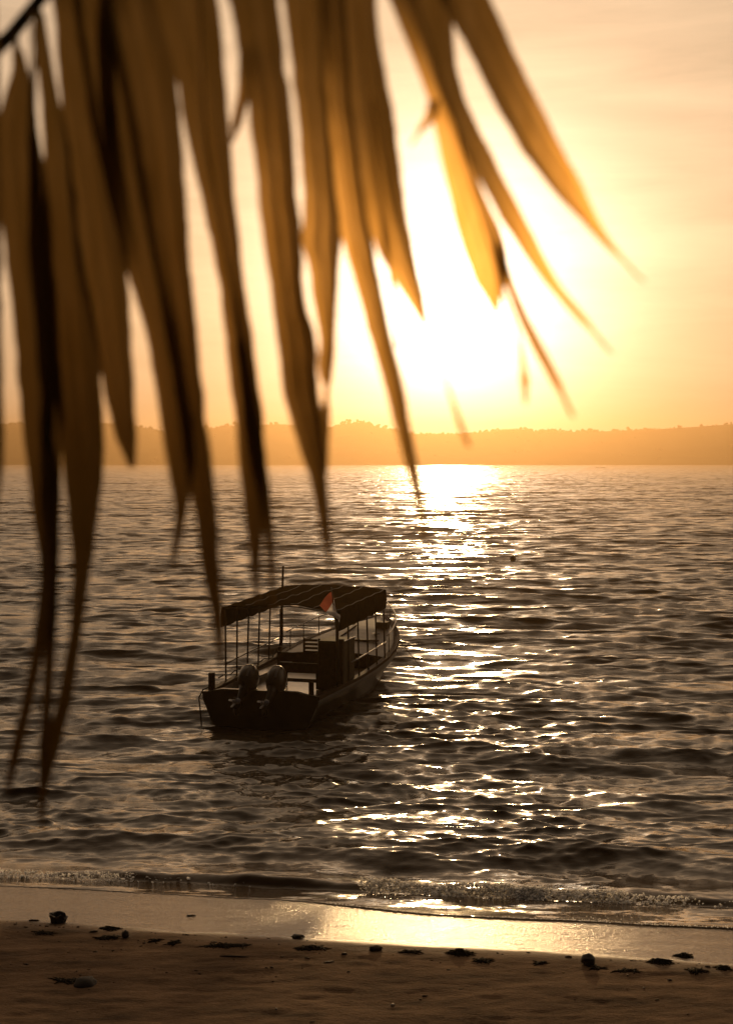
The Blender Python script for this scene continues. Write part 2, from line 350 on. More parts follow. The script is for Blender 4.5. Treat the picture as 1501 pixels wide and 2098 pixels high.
def build_sea():
    dth = 0.0021
    r = np.exp(np.arange(math.log(17.6), math.log(3300), dth)); th = np.arange(-0.46, 0.46, dth)
    RR, TT = np.meshgrid(r, th, indexing='ij')
    X0 = (RR * np.sin(TT)).ravel(); Y0 = (RR * np.cos(TT)).ravel(); rr = RR.ravel()
    rng = np.random.RandomState(5)
    comps = []
    def cls(n, l0, l1, spread, ka):
        for i in range(n):
            lam = math.exp(rng.uniform(math.log(l0), math.log(l1)))
            comps.append((lam, R(180) + math.atan(SKEW) * 0.5 + R(rng.normal(0, spread)), ka * rng.uniform(0.6, 1.3), rng.uniform(0, 6.283)))
    cls(8, 7.0, 22.0, 14, 0.014); cls(3, 3.4, 5.6, 4, 0.040); cls(8, 2.8, 7.0, 11, 0.030); cls(32, 0.9, 2.8, 20, 0.038); cls(40, 0.34, 0.9, 30, 0.036); cls(40, 0.13, 0.36, 40, 0.042)
    gust = 0.85 + 0.9 * fbm(X0 / 9.0, Y0 / 14.0, 3); patch = np.clip(0.95 + 2.0 * fbm(X0 / 3.2 + 40, Y0 / 5.0, 4), 0.25, 1.9)
    u = shore_u(X0, Y0)
    calm = 0.25 + 0.75 * sstep(20.9, 23.5, u)
    Z = np.zeros_like(X0); DX = np.zeros_like(X0); DY = np.zeros_like(X0); lost = np.zeros_like(X0)
    sp = dth * rr
    for lam, ang, ka, ph in comps:
        k = 2 * math.pi / lam; dx, dy = math.sin(ang), math.cos(ang)
        fade = np.clip((lam / sp - 2.6) / 2.5, 0, 1)
        a = ka / k * fade * calm * (patch if lam < 0.9 else gust if lam < 3 else 1.0)
        p = k * (dx * X0 + dy * Y0) + ph
        c = np.cos(p); Z += a * c
        s = np.sin(p) * a * 1.0; DX -= dx * s; DY -= dy * s
        lost += (1 - fade) * ka * ka / 2
    # the little shore break and the thin sheet of water running up the sand
    ub = breaker_line(X0); t = u - ub; hb = 0.50 * breaker_h(X0) * (0.75 + 1.1 * fbm(X0 * 0.9, X0 * 0 + 1.1, 3)) * (1 - 0.6 * foam_mask(X0))
    prof = np.where(t < 0, np.exp(-(t / 0.18) ** 2), np.exp(-(t / 0.55) ** 2))
    wig = 1 + 0.5 * fbm(X0 * 2.2, Y0 * 2.2, 3)
    Z = Z + hb * prof * wig - 0.03 * np.exp(-((t + 0.35) / 0.25) ** 2)
    DY = DY - 0.10 * prof * hb / 0.25
    X = X0 + DX; Y = Y0 + DY
    g = beach_h(X, Y); ue = swash_edge(X); d = shore_u(X, Y) - ue
    film = g + 0.006 + 0.013 * np.exp(-((d - 0.05) / 0.06) ** 2) * sstep(-1.6, 0.4, X) + 0.02 * sstep(0.0, 1.2, d) + 0.012 * fbm(X * 2.0, Y * 5.0, 3)
    film = np.where(d > 0, film, g - 0.05)
    Z = np.where(u < ub, np.maximum(Z, film), Z)
    V = np.stack([X, Y, Z], 1)
    me = arr_mesh('sea', V, grid_quads(len(r), len(th)))
    s_ = me.attributes.new('silt', 'FLOAT', 'POINT'); s_.data.foreach_set('value', (1 - sstep(20.6, 24.5, u)).astype(np.float32))
    a = me.attributes.new('fine', 'FLOAT', 'POINT'); a.data.foreach_set('value', np.clip(np.sqrt(lost) / 0.17, 0, 1).astype(np.float32))
    return setp(link_mesh('sea', me, sea_mat()), kind='structure')
build_sea()

def build_foam():
    m = flag_mat('foam', (0.95, 0.94, 0.92), 0.8)
    rng = random.Random(3); nr = np.random.RandomState(3)
    bm = bmesh.new(); bmesh.ops.create_icosphere(bm, subdivisions=1, radius=1.0)
    base = np.array([v.co[:] for v in bm.verts]); tri = np.array([[v.index for v in f.verts] for f in bm.faces]); bm.free()
    VV, QQ = [], []
    def blob(p, r):
        v = base * nr.uniform(.75, 1.25, (len(base), 1)) * nr.uniform(.6, 1.5, 3) * r + np.array(p[:])
        QQ.append(tri + len(base) * len(VV)); VV.append(v)
    FV, FQ = [], []
    def flake(p, r):
        k = 6; q = np.arange(k) * 2 * math.pi / k + nr.uniform(0, 1); e = r * nr.uniform(.6, 1.3, k)
        n_ = np.array([0.05, 1.0, 0.35]) + nr.normal(0, 0.42, 3); a = np.cross(n_, nr.normal(0, 1, 3)); a /= np.linalg.norm(a); b_ = np.cross(n_, a); b_ /= np.linalg.norm(b_)
        rim = np.outer(np.cos(q) * e, a) + np.outer(np.sin(q) * e, b_); c = np.cross(a, b_) * r * 0.4
        o = 7 * len(FV); FV.append(np.vstack([c[None], rim]) + np.array(p[:])); FQ.append(np.array([[0, 1 + m_, 1 + (m_ + 1) % k] for m_ in range(k)]) + o)
    for x0, x1, n, h in ((-0.1, 2.6, 4600, 1.0), (2.2, 3.8, 2200, 0.85), (3.5, 4.8, 600, 0.55), (-5.9, -3.5, 1000, 0.5), (-3.6, -1.0, 260, 0.3), (4.8, 6.5, 140, .3)):
        for i in range(n):
            x = rng.uniform(x0, x1); xa = np.array(x); ub = float(breaker_line(xa))
            dens = (float(fbm(np.array(x * 1.3), np.array(3.3), 3)) + 0.5) * float(np.clip(0.25 + foam_mask(xa), 0, 1))
            if rng.random() > dens * 1.5: continue
            top = (0.19 * h) * (0.65 + 0.9 * float(fbm(np.array(x * 2.6), np.array(8.1), 3)) + 0.12 * float(fbm(np.array(x * 9.0), np.array(2.1), 2)))
            v = rng.random() ** 0.8; t = -0.26 * (1 - v) + rng.uniform(-.06, .03)
            p = Vector((x, ub + t - SKEW * x - 0.05, 0.01 + top * v))
            if rng.random() < 0.25: blob(p, min(0.016, 0.003 + rng.expovariate(230)))
            else: flake(p, min(0.030, 0.007 + rng.expovariate(120)))
        for i in range(int(n * 0.10)):
            x = rng.uniform(x0, x1); xa = np.array(x); ub = float(breaker_line(xa))
            if rng.random() > float(foam_mask(xa)): continue
            blob(Vector((x, ub - SKEW * x + rng.uniform(-.3, .02), 0.19 * h * rng.uniform(0.7, 1.35))), rng.uniform(0.001, 0.004))
    for i in range(1500):                       # thin broken lace along the edge of the wash
        x = rng.uniform(-0.6, 7.0); xa = np.array(x)
        if rng.random() > 1.4 * (float(fbm(np.array(x * 1.9), np.array(6.0), 3)) + 0.45): continue
        u_ = float(swash_edge(xa)) + abs(rng.gauss(0, 0.05)) + (rng.uniform(0, .5) if rng.random() < .15 else 0); y = u_ - SKEW * x
        flake(Vector((x, y, float(beach_h(xa, np.array(y))) + 0.025)), rng.uniform(0.003, 0.012))
    nb = sum(len(v) for v in VV); VV += FV; QQ += [q + nb for q in FQ]
    setp(link_mesh('foam', arr_mesh('foam', np.concatenate(VV), np.concatenate(QQ)), m), 'thin pale foam thrown up along the small wave breaking at the shore', 'foam', kind='stuff')
build_foam()

# ------------------------------------------------------------------ far hills across the bay
RIDGE_PX = [(-900, 880), (-500, 872), (-200, 866), (0, 868), (90, 866), (200, 864), (270, 870), (305, 877), (330, 885), (370, 884), (410, 877), (450, 875), (485, 871), (540, 869), (570, 868),
            (620, 871), (650, 870), (680, 874), (700, 868), (745, 864), (775, 874), (800, 881), (850, 888), (900, 888), (960, 888), (1000, 883), (1040, 879), (1082, 879), (1100, 886),
            (1180, 884), (1300, 881), (1400, 875), (1501, 868), (1700, 862), (1950, 872), (2400, 880)]
HY = 2600.0
def hill_h(x):
    px = np.array([p[0] for p in RIDGE_PX], float); py = np.array([p[1] for p in RIDGE_PX], float)
    return np.interp(750.5 + x * F_PX / HY, px, CAM_Z + (944 - py) / F_PX * HY)
def hills_z(X, Y):
    H = hill_h(X)
    spur = 160 * fbm(X / 260.0, X * 0 + 2.0, 3)
    t = (Y - 2330 - spur * 0.5) / (HY - 2330 - spur * 0.5)
    z = H * np.where(t < 1, sstep(0, 1, t) * 0.55 + 0.45 * np.clip(t, -0.2, 1), 1 - 0.4 * sstep(0, 1.8, t - 1))
    z = z + (12 * fbm(X / 70.0, Y / 55.0, 5)) * np.clip(np.minimum(t, 1.0 - t) * 3, 0, 1)
    z2 = (30 + 16 * np.sin(X / 170.0 + 1)) * np.exp(-((Y - 2400) / 70) ** 2) * (0.55 + 0.9 * fbm(X / 190.0 + 2.0, Y / 400.0, 3) + 0.35 * sstep(150, 420, X))
    return np.maximum(z, z2) - 1.0
def build_hills():
    xs = np.arange(-1500, 1501, 6.0); ys = np.concatenate([np.arange(2260, 2660, 8.0), np.arange(2660, 3300, 40.0)])
    X, Y = np.meshgrid(xs, ys); Z = hills_z(X, Y)
    me = arr_mesh('hills', np.stack([X, Y, Z], -1).reshape(-1, 3), grid_quads(len(ys), len(xs)))
    setp(link_mesh('hills', me, M['hill']), kind='structure')
    rng = np.random.RandomState(8)
    bm = bmesh.new(); bmesh.ops.create_icosphere(bm, subdivisions=1, radius=1.0)
    base = np.array([v.co[:] for v in bm.verts]); tri = np.array([[v.index for v in f.verts] for f in bm.faces]); bm.free()
    P = []; 
    n = 700
    X = rng.uniform(-900, 900, n); Y = HY + rng.uniform(-14, 14, n); Sz = np.exp(rng.normal(math.log(1.5), 0.4, n))
    keep = fbm(X / 60.0, X * 0 + 4.0, 3) + 0.15 * rng.rand(n) > -0.02
    X, Y, Sz = X[keep], Y[keep], Sz[keep]
    # a row of separate crowns on the low saddle, and single bigger trees
    Xr = np.array([(p - 750.5) / F_PX * HY for p in (322, 330, 336, 342, 556, 566, 700, 715, 738, 800, 828, 1104, 1116, 1122, 1130, 1138, 1150, 1166, 1180, 1192, 1205, 1222, 1260, 1285, 1300, 1318, 1388, 1434)])
    X = np.concatenate([X, Xr]); Y = np.concatenate([Y, np.full(len(Xr), HY - 4)]); Sz = np.concatenate([Sz, rng.uniform(2.8, 4.6, len(Xr))])
    n2 = 120; X2 = rng.uniform(-900, 900, n2); Y2 = rng.uniform(2345, 2590, n2); X = np.concatenate([X, X2]); Y = np.concatenate([Y, Y2]); Sz = np.concatenate([Sz, np.exp(rng.normal(math.log(2.2), 0.4, n2))])
    Zb = hills_z(X, Y)
    V = []; Q = []
    for x, y, z, s in zip(X, Y, Zb, Sz):
        for k in range(3):
            o = rng.normal(0, 0.55, 3) * s * (0.0 if k == 0 else 1.0)
            v = base * (1 + rng.uniform(-.3, .3, (len(base), 1))) * s * np.array([1.1, 1.1, 0.9]) * rng.uniform(.6, 1.0) + np.array([x, y, z + s * 0.55]) + o
            Q.append(tri + len(base) * len(V)); V.append(v)
    me = arr_mesh('hillside_wood', np.concatenate(V), np.concatenate(Q))
    setp(link_mesh('hillside_wood', me, M['wood_far'], smooth=False), 'hazy woodland along the ridge of the hills across the bay', 'wood', kind='stuff')
build_hills()

# ------------------------------------------------------------------ the tour boat at its mooring
BO, BH = Vector((-2.40, 34.6, 0.0)), R(16)
boat = empty('tour_boat', BO, -BH)
setp(boat, 'dark open tour boat with canvas canopy and two tilted outboard motors, moored off the beach', 'boat')
# local axes: x to starboard, y to the bow, z up from the water
ST = [  # y, half beam at the sheer, sheer height, half beam at the chine, keel height
    (-0.62, 1.47, 0.73, 1.12, -0.22), (0.3, 1.51, 0.75, 1.17, -0.27), (1.0, 1.54, 0.76, 1.22, -0.32), (2.5, 1.60, 0.79, 1.26, -0.36), (4.0, 1.61, 0.84, 1.26, -0.38), (5.3, 1.60, 0.92, 1.20, -0.38),
    (6.4, 1.53, 1.03, 1.05, -0.36), (7.4, 1.36, 1.14, 0.82, -0.32), (8.3, 1.12, 1.24, 0.56, -0.26), (9.1, 0.80, 1.34, 0.33, -0.18), (9.9, 0.42, 1.44, 0.13, -0.02), (10.5, 0.05, 1.53, 0.02, 0.30)]
def st(y):
    return [float(np.interp(y, [s[0] for s in ST], [s[k] for s in ST])) for k in range(1, 5)]
def build_boat():
    ys = list(np.linspace(-0.62, 10.5, 38))
    # hull shell, outside and inside, with an open cockpit
    bm = bmesh.new(); rings = []
    for y in ys:
        hb, zt, hc, zk = st(y)
        prof = [(hb, zt), (hb * 1.012, zt - 0.10), (hb * 0.97 + hc * 0.03, zt - 0.22), (hb * .55 + hc * .45, zt * 0.55), (hc, 0.12), (hc * 0.93, -0.05), (hc * 0.5, zk * 0.75), (0, zk)]
        pts = [(px, y, pz) for px, pz in prof] + [(-px, y, pz) for px, pz in prof[-2::-1]]
        rings.append(pts)
    vr = loft(bm, rings, closed=False)
    bm.faces.new(vr[0])
    bmesh.ops.remove_doubles(bm, verts=bm.verts[:], dist=0.0005)
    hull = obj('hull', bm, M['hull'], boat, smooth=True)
    m = hull.modifiers.new('edge', 'EDGE_SPLIT'); m.split_angle = R(50)
    # inner lining and sole
    bm = bmesh.new(); ri = []
    for y in np.linspace(-0.50, 5.3, 15):
        hb, zt, hc, zk = st(y)
        ri.append([(hb - 0.10, y, zt - 0.002), (hb - 0.14, y, 0.58), (-(hb - 0.14), y, 0.58), (-(hb - 0.10), y, zt - 0.002)])
    loft(bm, ri, closed=False)
    obj('cockpit_sole', bm, M['sole'], boat)
    # gunwale cap both sides
    for s in (-1, 1):
        bm = bmesh.new(); rg = []
        for y in np.linspace(-0.62, 10.45, 36):
            hb, zt, hc, zk = st(y); w = min(0.13, hb * 0.8)
            rg.append([(s * (hb + 0.025), y, zt - 0.05), (s * (hb + 0.025), y, zt + 0.028), (s * (hb - w), y, zt + 0.028), (s * (hb - w), y, zt - 0.05)])
        loft(bm, rg)
        obj('gunwale', bm, M['wood'], boat)
    # foredeck, cambered, with a low raised centre and a coaming step down to the cockpit
    bm = bmesh.new(); rg = []
    for y in np.linspace(5.3, 10.40, 22):
        hb, zt, hc, zk = st(y); hw = max(hb - 0.11, 0.02)
        rg.append([(hw * t, y, zt + 0.010 + 0.10 * (1 - t * t) * min(1, hw)) for t in np.linspace(-1, 1, 13)])
    loft(bm, rg, closed=False)
    obj('foredeck', bm, M['deck'], boat, smooth=True)
    bm = bmesh.new()
    hb, zt, hc, zk = st(5.3)
    front = [(1.46 * t, 5.285, zt + 0.008 + 0.10 * (1 - t * t)) for t in np.linspace(-1, 1, 13)]
    low = [(p[0], 5.285, 0.585) for p in front]
    loft(bm, [front, low], closed=False)
    obj('foredeck_bulkhead', bm, M['wood'], boat)
    bm = bmesh.new()
    add_tube(bm, [(-0.42 + 0.02 * i, 5.4 + 0.45 * i, st(5.4 + 0.45 * i)[1] + 0.118) for i in range(8)], 0.022, 6)
    obj('deck_seam', bm, M['wood'], boat)
    # hatch and cleat on the foredeck
    bm = bmesh.new(); add_box(bm, (0.45, 6.75, 1.19), (0.95, 0.14, 0.05), bev=0.01)
    hatch = obj('hatch_coaming', bm, M['wood'], boat)
    bm = bmesh.new(); add_box(bm, (0.62, 7.55, 1.29), (0.26, 0.06, 0.03), bev=0.01); add_box(bm, (0.62, 7.55, 1.265), (0.08, 0.05, 0.05))
    obj('cleat', bm, M['steel'], boat)
    bm = bmesh.new(); add_box(bm, (0.55, 8.6, 1.42), (0.34, 0.34, 0.22), bev=0.02)
    obj('anchor_box', bm, M['panel'], boat)
    # transom board with a cut-down middle
    bm = bmesh.new()
    out = [(-1.50, 0.60), (-1.50, 0.775), (-1.30, 0.79), (-1.02, 0.86), (0.95, 0.86), (1.25, 0.79), (1.50, 0.775), (1.50, 0.60), (1.30, 0.12), (1.10, -0.15), (-1.10, -0.15), (-1.30, 0.12)]
    loft(bm, [[(x * 0.978, -0.655, z) for x, z in out], [(x * 0.978, -0.50, z) for x, z in out]])
    obj('transom', bm, M['hull'], boat)
    # stern bollard and starboard stern post
    bm = bmesh.new(); add_box(bm, (-1.36, -0.34, 0.96), (0.135, 0.135, 0.46), bev=0.012)
    obj('bollard', bm, M['wood'], boat)
    bm = bmesh.new(); add_box(bm, (1.22, -0.36, 0.88), (0.11, 0.11, 0.40), bev=0.012)
    obj('stern_post', bm, M['wood'], boat)
    # canopy: cambered roof with hanging side curtains
    y0, y1, hw = 0.80, 5.25, 1.54
    def roof_z(x, y):
        t = (y - y0) / (y1 - y0)
        return 2.66 + 0.13 * t + 0.10 * (1 - (x / hw) ** 2) - 0.025 * math.sin(math.pi * 5 * t) ** 2 + 0.05 * mnoise.noise(Vector((x * 1.3, y * 1.3, 4.0))) * (1 - (x / hw) ** 4)
    bm = bmesh.new(); rg = []
    for y in np.linspace(y0, y1, 26):
        rg.append([(x, y, roof_z(x, y)) for x in np.linspace(-hw, hw, 21)])
    loft(bm, rg, closed=False)
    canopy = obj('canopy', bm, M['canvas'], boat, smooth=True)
    sol = canopy.modifiers.new('thick', 'SOLIDIFY'); sol.thickness = 0.03; sol.offset = 1
    for s in (-1, 1):
        bm = bmesh.new(); rg = []
        for y in np.linspace(y0, y1, 30):
            t = (y - y0) / (y1 - y0)
            dz = 0.50 - 0.015 * math.sin(t * math.pi * 6) ** 2
            w = 0.012 * math.sin(t * 31)
            rg.append([(s * (hw + 0.012 + f * w + 0.02 * math.sin(f * 3.1)), y, roof_z(hw, y) + 0.02 - dz * f) for f in np.linspace(0, 1, 7)])
        loft(bm, rg, closed=False)
        c = obj('side_curtain', bm, M['canvas'], canopy, smooth=True)
        sol = c.modifiers.new('thick', 'SOLIDIFY'); sol.thickness = 0.012; sol.offset = 0
    for x in (-0.9, -0.3, 0.3, 0.9, 1.50):
        bm = bmesh.new()
        add_tube(bm, [(x, y, roof_z(x, y) + 0.034) for y in np.linspace(y0, y1, 20)], 0.012, 5)
        obj('roof_seam', bm, M['seam'], canopy)
    bm = bmesh.new()
    for y in np.linspace(y0 + 0.03, y1 - 0.03, 6):
        add_tube(bm, [(x, y, roof_z(x, y) - 0.03) for x in np.linspace(-hw, hw, 13)], 0.018, 6)
    obj('roof_frame', bm, M['steel'], canopy)
    # posts
    for s in (-1, 1):
        for i, y in enumerate(np.linspace(0.92, 5.15, 6)):
            if i == 5 and s == -1: continue
            hb, zt, hc, zk = st(y)
            bm = bmesh.new(); add_tube(bm, [(s * (hb - 0.05), y, zt + 0.02), (s * 1.5, y, roof_z(1.5, y) - 0.01)], 0.024, 8)
            obj('canopy_post', bm, M['steel'], boat, smooth=True)
    bm = bmesh.new(); hb, zt, hc, zk = st(5.2)
    add_tube(bm, [(-hb + 0.05, 5.18, zt), (-1.5, 5.2, 1.35), (-1.50, 5.2, 2.2)], 0.052, 10)
    add_tube(bm, [(-1.50, 5.2, 1.9), (-1.46, 5.24, 3.42)], [0.036, 0.028], 10)
    obj('mast', bm, M['wood'], boat, smooth=True)
    # flag pole and flag at the starboard quarter
    pole = bmesh.new(); add_tube(pole, [(1.50, 0.86, 0.78), (1.50, 0.80, 2.2), (1.42, 0.62, 3.28)], [0.032, 0.03, 0.012], 8)
    fp = obj('flagpole', pole, M['steel'], boat, smooth=True)
    me_v = []; nu, nv = 12, 14
    bm = bmesh.new(); gridv = []
    for j in range(nv + 1):
        b = j / nv; row = []
        top = Vector((1.430, 0.64, 3.16)).lerp(Vector((1.475, 0.73, 2.72)), b)
        for i in range(nu + 1):
            a = i / nu
            d = Vector((-0.30 * a + 0.22 * a * b + 0.06 * b * math.sin(a * 3.0), -0.10 * a + 0.05 * math.sin(a * 7 + b * 2), -0.16 * a - 0.16 * a * a + 0.03 * math.sin(a * 6 + b * 3)))
            if b > 0.5: d += Vector((0.22 * (b - .5) * a * 2, 0, 0.10 * (b - .5) * a))
            row.append(bm.verts.new(top + d))
        gridv.append(row)
    for j in range(nv):
        for i in range(nu):
            f = bm.faces.new((gridv[j][i], gridv[j][i + 1], gridv[j + 1][i + 1], gridv[j + 1][i])); f.material_index = 0 if j < nv // 2 else 1
    obj('flag', bm, [M['red'], M['white']], fp, smooth=True)
    # side handrails
    for s in (-1, 1):
        bm = bmesh.new()
        add_tube(bm, [(s * (st(y)[0] - 0.03), y, 1.22 + 0.035 * (y - 0.9)) for y in (np.linspace(0.95, 5.15, 10) if s < 0 else np.linspace(1.9, 5.15, 8))], 0.020, 8)
        obj('handrail', bm, M['rail'] if s > 0 else M['steel'], boat, smooth=True)
    # bow rail: hoop on stanchions
    def rail_pt(y, s, h):
        hb, zt, hc, zk = st(y); return Vector((s * max(hb - 0.09, 0.0), y, zt + h))
    yy = list(np.linspace(5.6, 10.2, 14))
    bm = bmesh.new()
    add_tube(bm, [rail_pt(y, -1, 0.55) for y in yy] + [Vector((0, 10.42, 1.52 + 0.55))] + [rail_pt(y, 1, 0.55) for y in yy[::-1]], 0.017, 8)
    br = obj('bow_rail', bm, M['rail'], boat, smooth=True)
    for s in (-1, 1):
        for y in (5.9, 6.8, 7.7, 8.6, 9.4):
            bm = bmesh.new(); add_tube(bm, [rail_pt(y, s, 0.0) + Vector((0, -.03, 0)), rail_pt(y, s, 0.55)], 0.014, 6)
            obj('stanchion', bm, M['steel'], br, smooth=True)
    # locker box standing at the starboard side
    bm = bmesh.new(); add_box(bm, (1.17, 1.85, 1.22), (0.68, 0.98, 1.26), bev=0.012)
    cab = obj('locker', bm, M['panel'], boat)
    bm = bmesh.new(); add_box(bm, (1.17, 1.352, 1.21), (0.62, 0.03, 1.18), bev=0.006)
    obj('locker_back', bm, M['wood'], cab)
    bm = bmesh.new(); add_tube(bm, [(1.535, 1.36, 1.865), (1.535, 2.34, 1.865)], 0.014, 6)
    obj('locker_edge', bm, M['rail'], cab)
    bm = bmesh.new(); add_box(bm, (1.47, 1.30, 1.27), (0.11, 0.10, 1.3), bev=0.01)
    obj('corner_post', bm, M['wood'], cab)
    # slatted bench across the stern and its tall end
    bench = empty('bench', (0, 0, 0)); bench.parent = boat
    bm = bmesh.new()
    for z, h in ((1.40, 0.24), (1.13, 0.26)): add_box(bm, (0.28, 1.42, z), (1.12, 0.035, h), bev=0.006)
    for x in (-0.25, 0.28, 0.80): add_box(bm, (x, 1.45, 1.28), (0.07, 0.03, 0.50))
    obj('backrest', bm, M['wood'], bench)
    bm = bmesh.new(); add_box(bm, (0.28, 1.72, 1.06), (1.12, 0.56, 0.12), bev=0.01)
    obj('seat', bm, M['wood'], bench)
    for x in (-0.22, 0.78):
        for y in (1.48, 1.92):
            bm = bmesh.new(); add_box(bm, (x, y, 0.795), (0.07, 0.07, 0.41)); obj('leg', bm, M['wood'], bench)
    bm = bmesh.new(); add_box(bm, (0.28, 1.50, 0.80), (0.94, 0.03, 0.09)); obj('stretcher', bm, M['wood'], bench)
    bm = bmesh.new()
    for z in (1.83, 1.73, 1.63, 1.53): add_box(bm, (0.58, 1.55, z), (0.36, 0.03, 0.06))
    for x in (0.40, 0.80): add_box(bm, (x, 1.55, 1.62), (0.05, 0.034, 0.52))
    obj('slatted_headrest', bm, M['wood'], bench)
    # low side bench along the port side
    bm = bmesh.new(); add_box(bm, (-1.25, 3.2, 0.73), (0.36, 3.4, 0.05), bev=0.008)
    sb = obj('side_bench', bm, M['sole'], boat)
    # lines
    bm = bmesh.new()
    add_tube(bm, [(-1.4 + 0.02 * math.sin(i), 0.2 + i * 0.28, 0.98 + 0.03 * math.sin(i * 1.7) + (0.20 if i > 14 else 0.0)) for i in range(18)], 0.016, 6)
    obj('port_line', bm, M['rope'], boat, smooth=True)
    bm = bmesh.new()
    add_tube(bm, [(-1.36, -0.34, 0.86), (-1.50, -0.56, 0.80), (-1.56, -0.68, 0.62), (-1.52, -0.70, 0.35), (-1.47, -0.72, -0.15)], 0.018, 6)
    obj('stern_rope', bm, M['rope'], boat, smooth=True)
    bm = bmesh.new()
    pts = []
    for i in range(12):
        t = i / 11; pts.append((0.12 + 2.9 * t, 9.9 - 3.0 * t - 0.6 * t * t, 1.50 - 1.75 * t + 0.35 * t * (t - 1)))
    add_tube(bm, pts, 0.011, 6)
    obj('mooring_rope', bm, M['rope'], boat, smooth=True)

    def make_motor():
        tilt = R(52)
        leg = bmesh.new()
        def P(x, a, b):         # a: along the leg axis (+ up to the cowl), b: aft of it
            dz = a * math.cos(tilt) + b * math.sin(tilt); dy = a * math.sin(tilt) - b * math.cos(tilt)
            return (x, -0.70 + dy, 0.86 + dz)
        def ell(a, hx, f0, f1, n=14):
            return [P(hx * math.copysign(abs(math.cos(q)) ** 0.75, math.cos(q)), a, (f0 + f1) / 2 + (f1 - f0) / 2 * math.copysign(abs(math.sin(q)) ** 0.75, math.sin(q))) for q in [2 * math.pi * k / n for k in range(n)]]
        loft(leg, [ell(0.06, 0.12, -0.12, 0.22), ell(-0.15, 0.085, -0.08, 0.18), ell(-0.40, 0.06, -0.04, 0.15), ell(-0.62, 0.05, -0.06, 0.14), ell(-0.80, 0.04, -0.02, 0.12), ell(-0.90, 0.02, 0.02, 0.10)])
        add_tube(leg, [P(0, -0.68, -0.16), P(0, -0.68, -0.05), P(0, -0.68, 0.15), P(0, -0.68, 0.24)], [0.02, 0.06, 0.065, 0.05], 12)
        loft(leg, [ell(-0.50, 0.11, -0.08, 0.26), ell(-0.515, 0.11, -0.08, 0.26)])
        mo = obj('outboard_motor', leg, M['motor_low'], boat, smooth=True)
        bm = bmesh.new()
        loft(bm, [ell(0.0, 0.10, -0.14, 0.22), ell(0.05, 0.17, -0.26, 0.30), ell(0.15, 0.205, -0.34, 0.345), ell(0.32, 0.22, -0.37, 0.36), ell(0.48, 0.21, -0.36, 0.33), ell(0.60, 0.18, -0.31, 0.26), ell(0.67, 0.12, -0.20, 0.16), ell(0.69, 0.05, -0.1, 0.06)])
        obj('cowling', bm, M['motor'], mo, smooth=True)
        bm = bmesh.new(); rg = []
        for a in np.linspace(0.12, 0.50, 6): rg.append([P(x, a, 0.372 - 0.5 * (a - 0.32) ** 2 - 0.9 * x * x) for x in (0.07, 0.10, 0.13)])
        loft(bm, rg, closed=False); obj('stripe', bm, M['decal'], mo)
        bm = bmesh.new()
        add_tube(bm, [P(0, -0.68, 0.235), P(0, -0.68, 0.34), P(0, -0.68, 0.37)], [0.048, 0.042, 0.01], 12)
        for k in range(3):
            q0 = k * 2.094 + 0.5; rg = []
            for rr_, w, pit in ((0.04, 0.05, .9), (0.09, 0.10, .7), (0.135, 0.095, .55), (0.165, 0.03, .5)):
                row = []
                for w_ in (-w, 0, w):
                    q = q0 + w_ * math.cos(pit) / rr_ * 0.8; row.append(P(rr_ * math.cos(q), -0.68 + rr_ * math.sin(q), 0.285 + w_ * math.sin(pit) * 0.7))
                rg.append(row)
            loft(bm, rg, closed=False)
        pr = obj('propeller', bm, M['prop'], mo, smooth=True)
        so = pr.modifiers.new('thick', 'SOLIDIFY'); so.thickness = 0.008
        return mo
    m0 = make_motor(); m0.location = (-0.36, 0, 0.02)
    m1 = m0.copy(); COL.objects.link(m1); m1.parent = boat; m1.location = (0.36, 0, 0.02)
    for ch in list(m0.children):
        c = ch.copy(); COL.objects.link(c); c.parent = m1
build_boat()

# ------------------------------------------------------------------ far small craft and a float
def far_boat(px, py, length, label, figure):
    p = at_z(px, py, 0.0)
    o = empty('fishing_boat', p, R(random.Random(px).uniform(-12, 12))); setp(o, label, 'boat', 'small boats far out on the bay')
    bm = bmesh.new(); rg = []
    for t in np.linspace(-1, 1, 13):
        w = 0.55 * (1 - abs(t) ** 2.4) + 0.02; sh = 0.45 + 0.55 * abs(t) ** 2.5
        rg.append([(t * length / 2, y * w, z) for y, z in ((-1, sh), (-0.8, 0.1), (0, -0.25), (0.8, 0.1), (1, sh), (0.85, sh - 0.05), (0, 0.18), (-0.85, sh - 0.05))])
    loft(bm, rg); obj('hull', bm, M['farboat'], o)
    if figure:
        bm = bmesh.new(); add_tube(bm, [(-length * .28, 0, 0.1), (-length * .28, 0, 0.5), (-length * .28, 0, 1.1), (-length * .27, 0, 1.3), (-length * .27, 0, 1.5), (-length * .27, 0, 1.75), (-length * .27, 0, 1.85)], [0.3, 0.34, 0.32, 0.14, 0.18, 0.17, 0.05], 8)
        obj('person_shape', bm, M['farboat'], o, smooth=True)  # person-like shape with shoulders and head, rising from the hull
    else:
        bm = bmesh.new(); add_tube(bm, [(-length * .46, 0, 0.5), (-length * .50, 0, 1.5)], [0.10, 0.05], 6); obj('stem_post', bm, M['farboat'], o)
far_boat(1018, 958.5, 5.6, 'tiny dark boat with a person-like shape at its left end, near the far glitter', True)
far_boat(1229, 959, 8.0, 'long low dark boat far out below the hills at the right', False)
